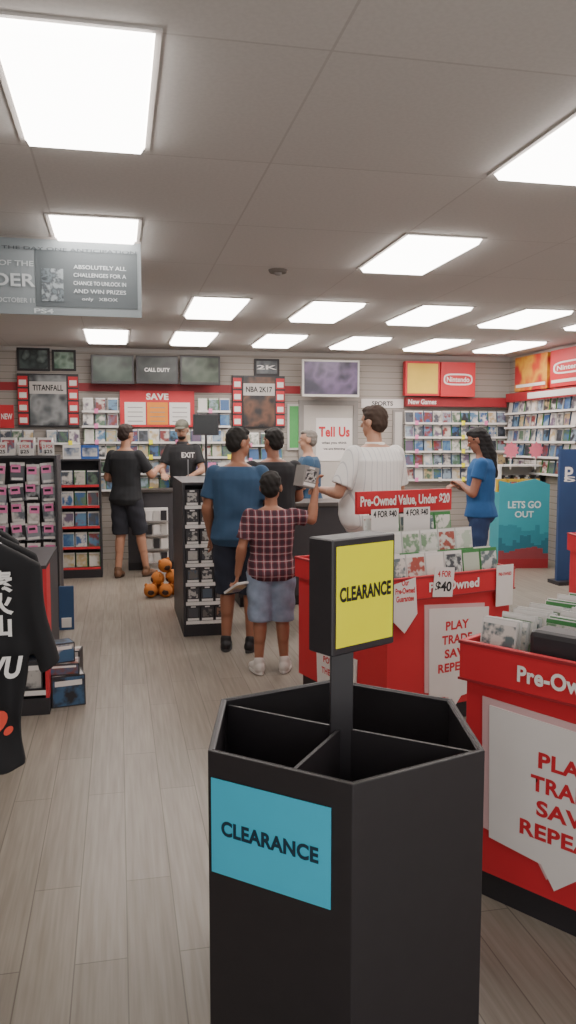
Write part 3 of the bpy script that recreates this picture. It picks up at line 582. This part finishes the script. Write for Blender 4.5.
gbox('flat dark game box lying on top of the floor stack',(fx.x-.01,fx.y+.1,.192),rad(2),.18,.15,.07)
gbox('tilted small game box at the very top of the floor stack',(fx.x-.03,fx.y+.1,.264),rad(20),.14,.12,.12)
gbox('game box standing behind the floor stack',(fx.x-.02,fx.y+.36,0),rad(-8),.2,.12,.27)
# plush pile
p0=W(163,598,Z=0)
pl=None
for i,(dx,dy,z) in enumerate([(-.12,-.05,.072),(.03,-.07,.072),(-.05,.09,.072),(.12,.06,.072),(-.045,.0,.186),(.10,.0,.204),(.03,.0,.318)]):
    lab='orange plush ball toy in the loose floor pile, %s layer'%('bottom' if z<.1 else 'middle' if z<.3 else 'top')
    if pl is None:
        pl=MB().ell((0,0,0),(.072,.07,.072)).build('plush_toy',ORANGE,smooth=True); tag(pl,lab,'plush toy','orange plush toys piled on the floor')
        for s_ in(-1,1): MB().ell((s_*.045,0,.055),(.018,.01,.022)).build('ear',ORANGE,pl,smooth=True)
        MB().ell((0,-.054,-.008),(.036,.02,.03)).build('face_patch',mat('3a2418'),pl,smooth=True)
        pl.location=(p0.x+dx,p0.y+.1+dy,z)
    else: dup(pl,(p0.x+dx,p0.y+.1+dy,z),(R.uniform(-.4,.4),R.uniform(-.4,.4),R.uniform(-1.5,1.5)),lab)
# ---------------------------------------------------------------- red bins
def bubble(parent,x0,x1,z0,z1,y,lines,th=.06,sp=.083,zt=None,side=None):
    w=x1-x0; h=z1-z0
    def P(dx,dz): return [(x0+dx,z1+dz),(x0+w+dx,z1-.05*h+dz),(x0+w*.97+dx,z0+.16*h+dz),(x0+w*.55+dx,z0+.12*h+dz),(x0+w*.42+dx,z0+dz),(x0+w*.34+dx,z0+.13*h+dz),(x0+.01+dx,z0+.17*h+dz)]
    if side is None:
        MB().prism(P(-.015,.015),'y',y-.003,y).build('bubble_backing',PINKW,parent); s=MB().prism(P(.015,-.01),'y',y-.007,y-.003).build('speech_bubble',PAPER,parent); yy=y-.008;  # pinkish grey backing layer outlines the white bubble
        for i,(tx,wd) in enumerate(lines): text(tx,wd,th,RED,s,((x0+x1)/2,yy,zt-i*sp),off=.035)
    else:
        s=MB().prism(P(0,0),'x',y-.005,y).build('speech_bubble',PAPER,parent)
        for i,(tx,wd) in enumerate(lines): text(tx,wd,th,RED,s,(y-.006,(x0+x1)/2,zt-i*sp),(PI/2,0,-PI/2),off=.035)
def redbin(label,loc,rz,L,Dp,H,hh=.14):
    t=thing('display_bin',label,'display bin',(loc[0],loc[1],0),rad(rz))
    MB().box(.04,L-.04,.04,Dp-.04,0,.1).build('kick_board',BLACK,t)
    MB().box(.02,L-.02,.02,Dp-.02,.1,H-hh).build('body',RED,t)
    b=MB(); b.box(0,L,0,.02,H-hh,H).box(0,L,Dp-.02,Dp,H-hh,H).box(0,.02,.02,Dp-.02,H-hh,H).box(L-.02,L,.02,Dp-.02,H-hh,H).build('header_rim',RED,t,bevel=.003)
    b=MB(); b.box(-.003,L+.003,-.004,0,H-.012,H-.002).box(-.004,0,-.003,Dp,H-.012,H-.002).box(-.003,L+.003,-.004,0,H-hh,H-hh+.008).build('rim_edging',REDD,t)
    MB().box(.02,L-.02,.02,Dp-.02,H-hh,H-hh+.01).build('tray_floor',BLACK,t)
    return t
PT=[('PLAY',.2),('TRADE',.25),('SAVE',.205),('REPEAT.',.32)]
n1=CW(.597,2.73); L1=.8; B1=redbin('large red bin with a speech bubble slogan nearest the camera at right',n1,-57,L1,.85,.91)
text('Pre-Owned',.32,.056,TXTW,B1,(.385,-.006,.838),off=.035)
bubble(B1,.1,.70,.15,.71,.018,PT,th=.054,zt=.562,sp=.081)
M1=Matrix.Translation((n1[0],n1[1],0))@Matrix.Rotation(rad(-57),4,'Z')
cs=[case_mesh(.135,.205,.014,CASEW,COVP),case_mesh(.135,.19,.014,mat('b9bcbc',.3),COVP),case_mesh(.135,.2,.014,mat('e4e2e0',.3),COVP,CASEG)]
csl=['front left','left','middle','right','far right']
for c in range(4):
    for k in range(18):
        if 1<=c<=3 and k<4: continue
        p=M1@Vector((.1+c*.15+R.uniform(-.004,.004),.06+k*.041+R.uniform(-.004,.004),.781))
        case(p,(-rad(R.uniform(5,13)),0,rad(-57)+R.uniform(-.06,.06)),'clear game case filed upright in the near red bin, %s column'%csl[c],'game cases filed in the near red bin, %s column'%csl[c],R.choice(cs))
p=M1@Vector((.43,.11,.781)); o=MB().box(-.2,.22,-.06,.06,0,.195).build('divider_box',BLACKM,None,p,rad(-57),bevel=.02); tag(o,'black plastic box standing among the cases in the near red bin','box')
n2=(1.385,4.0); a2=17; B2=redbin('tiered red bin of face out games in front of the man in white',n2,a2,.92,1.0,.86,.13)
M2=Matrix.Translation((n2[0],n2[1],0))@Matrix.Rotation(rad(a2),4,'Z')
text('Pre-Owned',.36,.055,TXTW,B2,(.46,-.006,.795),off=.035); bubble(B2,.28,.72,.08,.68,.018,[('PLAY',.17),('TRADE',.22),('SAVE',.18),('REPEAT.',.27)],zt=.56,th=.052,sp=.08)
bubble(B2,.3,.75,.06,.35,.018,[('POWER TO',.28),('THE PLAYERS',.32)],zt=.27,th=.04,sp=.07,side=1)
tiers=[(.06,.80),(.28,.90),(.48,.98)]
for i,(y,z) in enumerate(tiers): MB().box(.1,.9,y-.02,y+[.2,.18,.14][i],.74,z).build('tier_step',BLACK,B2)
MB().box(.4,.85,.72,.75,.74,1.24).build('sign_support',BLACK,B2)
s2=MB().box(.27,1.02,.69,.718,1.14,1.28).build('header_sign',RED,B2); text('Pre-Owned Value, Under $20',.71,.075,TXTW,s2,(.645,.685,1.215),off=.03)
cp=[case_mesh(pl=CASEG,cv=COVP,top=CASEG),case_mesh(pl=CASEW,cv=COVP),case_mesh(pl=CASEW,cv=COVP)]
for i,(y,z) in enumerate(tiers):
    for k in range(6):
        for q in range(2 if i==0 else 1):
            if k==0 and i>0: continue
            p=M2@Vector((.13+k*.1345,y+.02+q*.05,z+.001))
            case(p,(-rad(8),0,rad(a2)),'face out game case on the %s tier of the red bin'%['front','middle','back'][i],'face out games in the tiered bin, %s tier'%['front','middle','back'][i],R.choice(cp))
def card(label,lx,ly,lz,w,h,lines,tilt=0,M=M2,rz=a2,m_=PAPER,tm=TXT,pt=None):
    p=M@Vector((lx,ly,lz)); t=thing('price_card',label,'price card',p,rad(rz)); t.rotation_euler=(0,rad(tilt),rad(rz))
    MB().prism(pt or [(-w/2,0),(w/2,0),(w/2,h),(-w/2,h)],'y',-.003,0).build('card',m_,t)
    for i,l_ in enumerate(lines): text(l_[0],l_[1],l_[2],l_[3] if len(l_)>3 else tm,t,(0,-.004,h*(.78-.45*i)),off=.03)
card('white price card clipped to the rim of the tiered bin',.37,-.008,.735,.14,.165,[('4 FOR',.095,.035,RED),('$40',.115,.065)],5)
card('white price card on the back tier of the red bin, left one',.32,.47,1.04,.2,.15,[('4 FOR $40',.17,.045)],0)
card('white price card on the back tier of the red bin, right one',.56,.47,1.04,.2,.15,[('4 FOR $40',.17,.045)],0)
card('white pennant with red writing hanging at the corner of the tiered bin',.11,-.01,.56,.17,.3,[('Our\nPre-Owned\nGuarantee',.13,.12)],0,tm=RED,pt=[(-.085,.08),(0,0),(.085,.1),(.07,.3),(-.085,.27)])
card('white panel card at the right end of the tiered bin rim',.83,-.01,.64,.13,.24,[('PRE-OWNED',.1,.02)],0,tm=RED)
# ---------------------------------------------------------------- hexagonal clearance bin
hx=CW(.155,2.27); HX=thing('clearance_bin','black six sided cardboard clearance bin in the foreground','display bin',(hx[0],hx[1],0),-YAW)
RH=.425; HH=.78
def hexp(r): return [(r*math.cos(rad(-90+60*k)),r*math.sin(rad(-90+60*k))) for k in range(6)]
CARD=mat('272326',.5,.15,20)
o_=hexp(RH); i_=hexp(RH-.014); b=MB(); bm=b.bm
vo0=[bm.verts.new((x,y,0)) for x,y in o_]; vo1=[bm.verts.new((x,y,HH)) for x,y in o_]; vi1=[bm.verts.new((x,y,HH)) for x,y in i_]; vi0=[bm.verts.new((x,y,.3)) for x,y in i_]
for k in range(6):
    q=(k+1)%6; bm.faces.new((vo0[k],vo0[q],vo1[q],vo1[k])); bm.faces.new((vo1[k],vo1[q],vi1[q],vi1[k])); bm.faces.new((vi1[k],vi1[q],vi0[q],vi0[k]))
bm.faces.new(vi0); bm.faces.new(vo0[::-1]); b.build('bin_wall',CARD,HX,bevel=.003)
for k,a in enumerate((150,245,-28)):
    ar=rad(a); ln=RH*.866-.02 if k==1 else RH-.03; nx,ny=-math.sin(ar)*.005,math.cos(ar)*.005; ex,ey=math.cos(ar)*ln,math.sin(ar)*ln
    MB().prism([(nx,ny),(ex+nx,ey+ny),(ex-nx,ey-ny),(-nx,-ny)],'z',.301,HH-.015).build('divider',mat('2d292d',.55),HX)
b=MB()
ins=hexp(RH-.016)
for k in range(6):
    q=(k+1)%6; a=Vector(ins[k]); c=Vector(ins[q]); b.cone((a.x,a.y,HH-.006),(c.x,c.y,HH-.006),.006,.006,6)
b.build('rim_fold',BLACKM,HX)
MB().box(-.033,.033,-.02,.02,.3,1.02).build('post',BLACKM,HX,bevel=.003)
sg=D.objects.new('sign_box',MB().box(-.125,.125,-.05,.05,0,.325).mesh('sign_box',[BLACKM])); C.objects.link(sg); sg.parent=HX; sg.location=(.03,0,1.005); sg.rotation_euler=(0,0,rad(40))
bv=sg.modifiers.new('b','BEVEL'); bv.width=.004
yp=MB().box(-.112,.114,-.052,-.0505,.022,.305).build('yellow_paper',YEL,sg); text('CLEARANCE',.205,.042,TXT,sg,(.002,-.0535,.17),off=.04)
ap=RH*.866; an=rad(-120)
ps=D.objects.new('blue_paper',MB().box(-.178,.178,-.002,0,-.13,.13).mesh('blue_paper',[CYAN])); C.objects.link(ps); ps.parent=HX; ps.rotation_euler=(0,0,rad(-30)); ps.location=(math.cos(an)*(ap+.002)-.022*math.cos(rad(-30)),math.sin(an)*(ap+.002)-.022*math.sin(rad(-30)),.58)
text('CLEARANCE',.29,.042,mat('143446',.6),ps,(.0,-.0035,.0),off=.04)
# ---------------------------------------------------------------- hanging t-shirts
t=thing('garment_rack','black metal garment rack stand at the left edge','garment rack',(-.82,3.15,0))
MB().box(-.22,.22,-.2,.2,0,.03).build('base',BLACK,t); MB().cone((0,0,.03),(0,0,1.5),.018,.018).build('pole',BLACKM,t); MB().cone((0,0,1.48),(0.3,-.82,1.44),.01,.01).build('arm',STEEL,t)
def tee(label,loc,rz,fold,texts,amp=1.0):
    r=thing('t_shirt',label,'T-shirt',loc,rz); b=MB()
    pts_=[(-.21,0),(.21,0),(.235,.40),(.265,.27),(.325,.30),(.275,.60),(.1,.70),(0,.66),(-.1,.70),(-.275,.60),(-.325,.30),(-.265,.27),(-.235,.40)]
    pts_=[(x,z-.70) for x,z in pts_]; b.prism(pts_,'y',-.022,.022)
    def dr(c):
        d=min(1,-c.z*2.5); return Vector((c.x*(1-.06*math.sin(-c.z*4))+.010*math.sin(c.z*17+fold)*d,c.y+amp*(.026*math.sin(c.x*34+fold+c.z*2)*d+.010*math.sin(c.x*70+c.z*9)*d),c.z+.012*math.sin(c.x*18+fold)*d))
    o=b.vox('fabric',cloth('1d1c1f'),r,.009,8,dr)
    MB().cone((-.16,0,-.04),(0,0,.03),.006,.006,8).cone((.16,0,-.04),(0,0,.03),.006,.006,8).cone((0,0,.03),(0,0,.1),.004,.004,8).build('hanger',STEEL,r)
    for s_,w_,h_,m_,x_,z_,sh_ in texts: text(s_,w_,h_,m_,r,(x_,-.064,z_),off=.04,shear=sh_)
tee('plain black T-shirt hanging farthest back on the rack at the left edge',(-.60,2.86,1.36),rad(-6),1,[])
tee('plain black T-shirt hanging in the middle of the rack at the left edge',(-.53,2.64,1.33),rad(9),3.5,[])
tee('black T-shirt with white characters and red script at the left edge',(-.495,2.40,1.34),rad(2),2,[('素\n火\n山',.07,.19,TXTW,.16,-.20,0),('WU',.12,.065,TXTW,.15,-.385,.2),('Ko.',.17,.105,mat('d84632'),.115,-.53,.45)],.8)
# ---------------------------------------------------------------- right side items
x0=W(500,530,Y=9.1).x; x1=W(547,530,Y=9.1).x; w=(x1-x0)/2
t=thing('cardboard_display','teal cardboard floor display with a red base right of the woman','display stand',((x0+x1)/2,9.1,0),rad(-8))
MB().box(-w,w,0,.35,0,.95).build('carton_body',TEAL,t); MB().prism([(-w,.95),(w,.95),(w,1.05),(w*.4,1.12),(-w*.5,1.06),(-w,1.1)],'y',.0,.02).build('header',TEAL,t)
for lay,(N_,base_,amp_,c_) in enumerate([(11,.42,.16,'2f8494'),(14,.28,.14,'246a7c'),(9,.17,.12,'8a3a40')]):
    sk=[(-w,.1)]
    for k in range(N_):
        hh_=base_+R.random()*amp_; sk+=[(-w+2*w*k/N_,hh_),(-w+2*w*(k+1)/N_-.001,hh_)]
    sk.append((w,.1)); MB().prism(sk,'y',-.003-.002*lay,-.001-.002*lay).build('printed_skyline',mat(c_),t)
text('LETS GO',.42,.09,mat('cfe3e3'),t,(0,-.008,.80)); text('OUT',.24,.08,mat('cfe3e3'),t,(0,-.008,.68))
MB().box(-w,w,-.009,0,0,.12).build('printed_base',REDD,t)
for i in range(4):
    o=MB().box(-.06,.06,-.03,.03,0,.16).build('snack_box',[mat('c9a53a')],None,(x0+.09+i*.14,9.28-.02*i,.951)); MB().box(-.05,.05,-.032,-.03,.02,.13).build('front_print',art('sn%d'%i,['c9a53a','b33a30','3f7a8a'],14),o); tag(o,'small yellow box on top of the teal display, %s from the left'%ordn[i],'box','yellow boxes on the teal display')
ux0=W(500,480,Y=9.75).x; u=unit('white shelf unit of boxed toys in front of the right corner',ux0,ux0+1.0,9.75,10.1,1.25,[.6,.8,1.0],side=WHITE,back=LGREY,lip=YEL,dp=.25,base=LGREY)
for i,z in enumerate([.8,1.0]):
    for k in range(6): dup(tb,(ux0+.12+k*.15,9.8,z+.001),None,'small boxed toy on the %s shelf of the white corner unit'%['middle','top'][i],'boxed toys in the white corner unit, %s shelf'%['middle','top'][i])
for i,px in enumerate([511,536,560]):
    p=W(px,451,Y=9.74); t=thing('starburst_tag','pink starburst tag on the white corner unit, %s from the left'%ordn[i],'tag',(p.x,9.735,p.z-.09))
    MB().prism([((.115 if k%2 else .085)*math.cos(2*PI*k/20),.1+(.115 if k%2 else .085)*math.sin(2*PI*k/20)) for k in range(20)],'y',-.003,0).build('star',mat('ee7f94',.6),t); MB().box(-.004,.004,0,.02,-.15,.08).build('stem',WHITE,t)
q=W(559,500,X=4.75); 
t=thing('standing_banner','tall blue standing banner with a white logo at the right edge','banner',(q.x+.25,q.y,0)); MB().box(-.25,.25,0,.04,.04,1.5).build('panel',mat('2a4470',.5,.3,2),t); MB().box(-.28,.28,-.1,.14,0,.04).build('foot',BLACK,t)
text('P',.1,.15,TXTW,t,(-.14,-.003,1.23)); text('S',.14,.06,TXTW,t,(-.13,-.004,1.17),(PI/2,0,0))
t=redbin('partly seen red bin at the right edge behind the near bin',(3.40,5.1),-10,.8,.7,.86); bubble(t,.1,.6,.15,.65,.018,PT,zt=.52)
# ---------------------------------------------------------------- world
w=D.worlds.new('world'); bpy.context.scene.world=w; w.use_nodes=True; w.node_tree.nodes['Background'].inputs[0].default_value=(1,.98,.95,1); w.node_tree.nodes['Background'].inputs[1].default_value=2.1
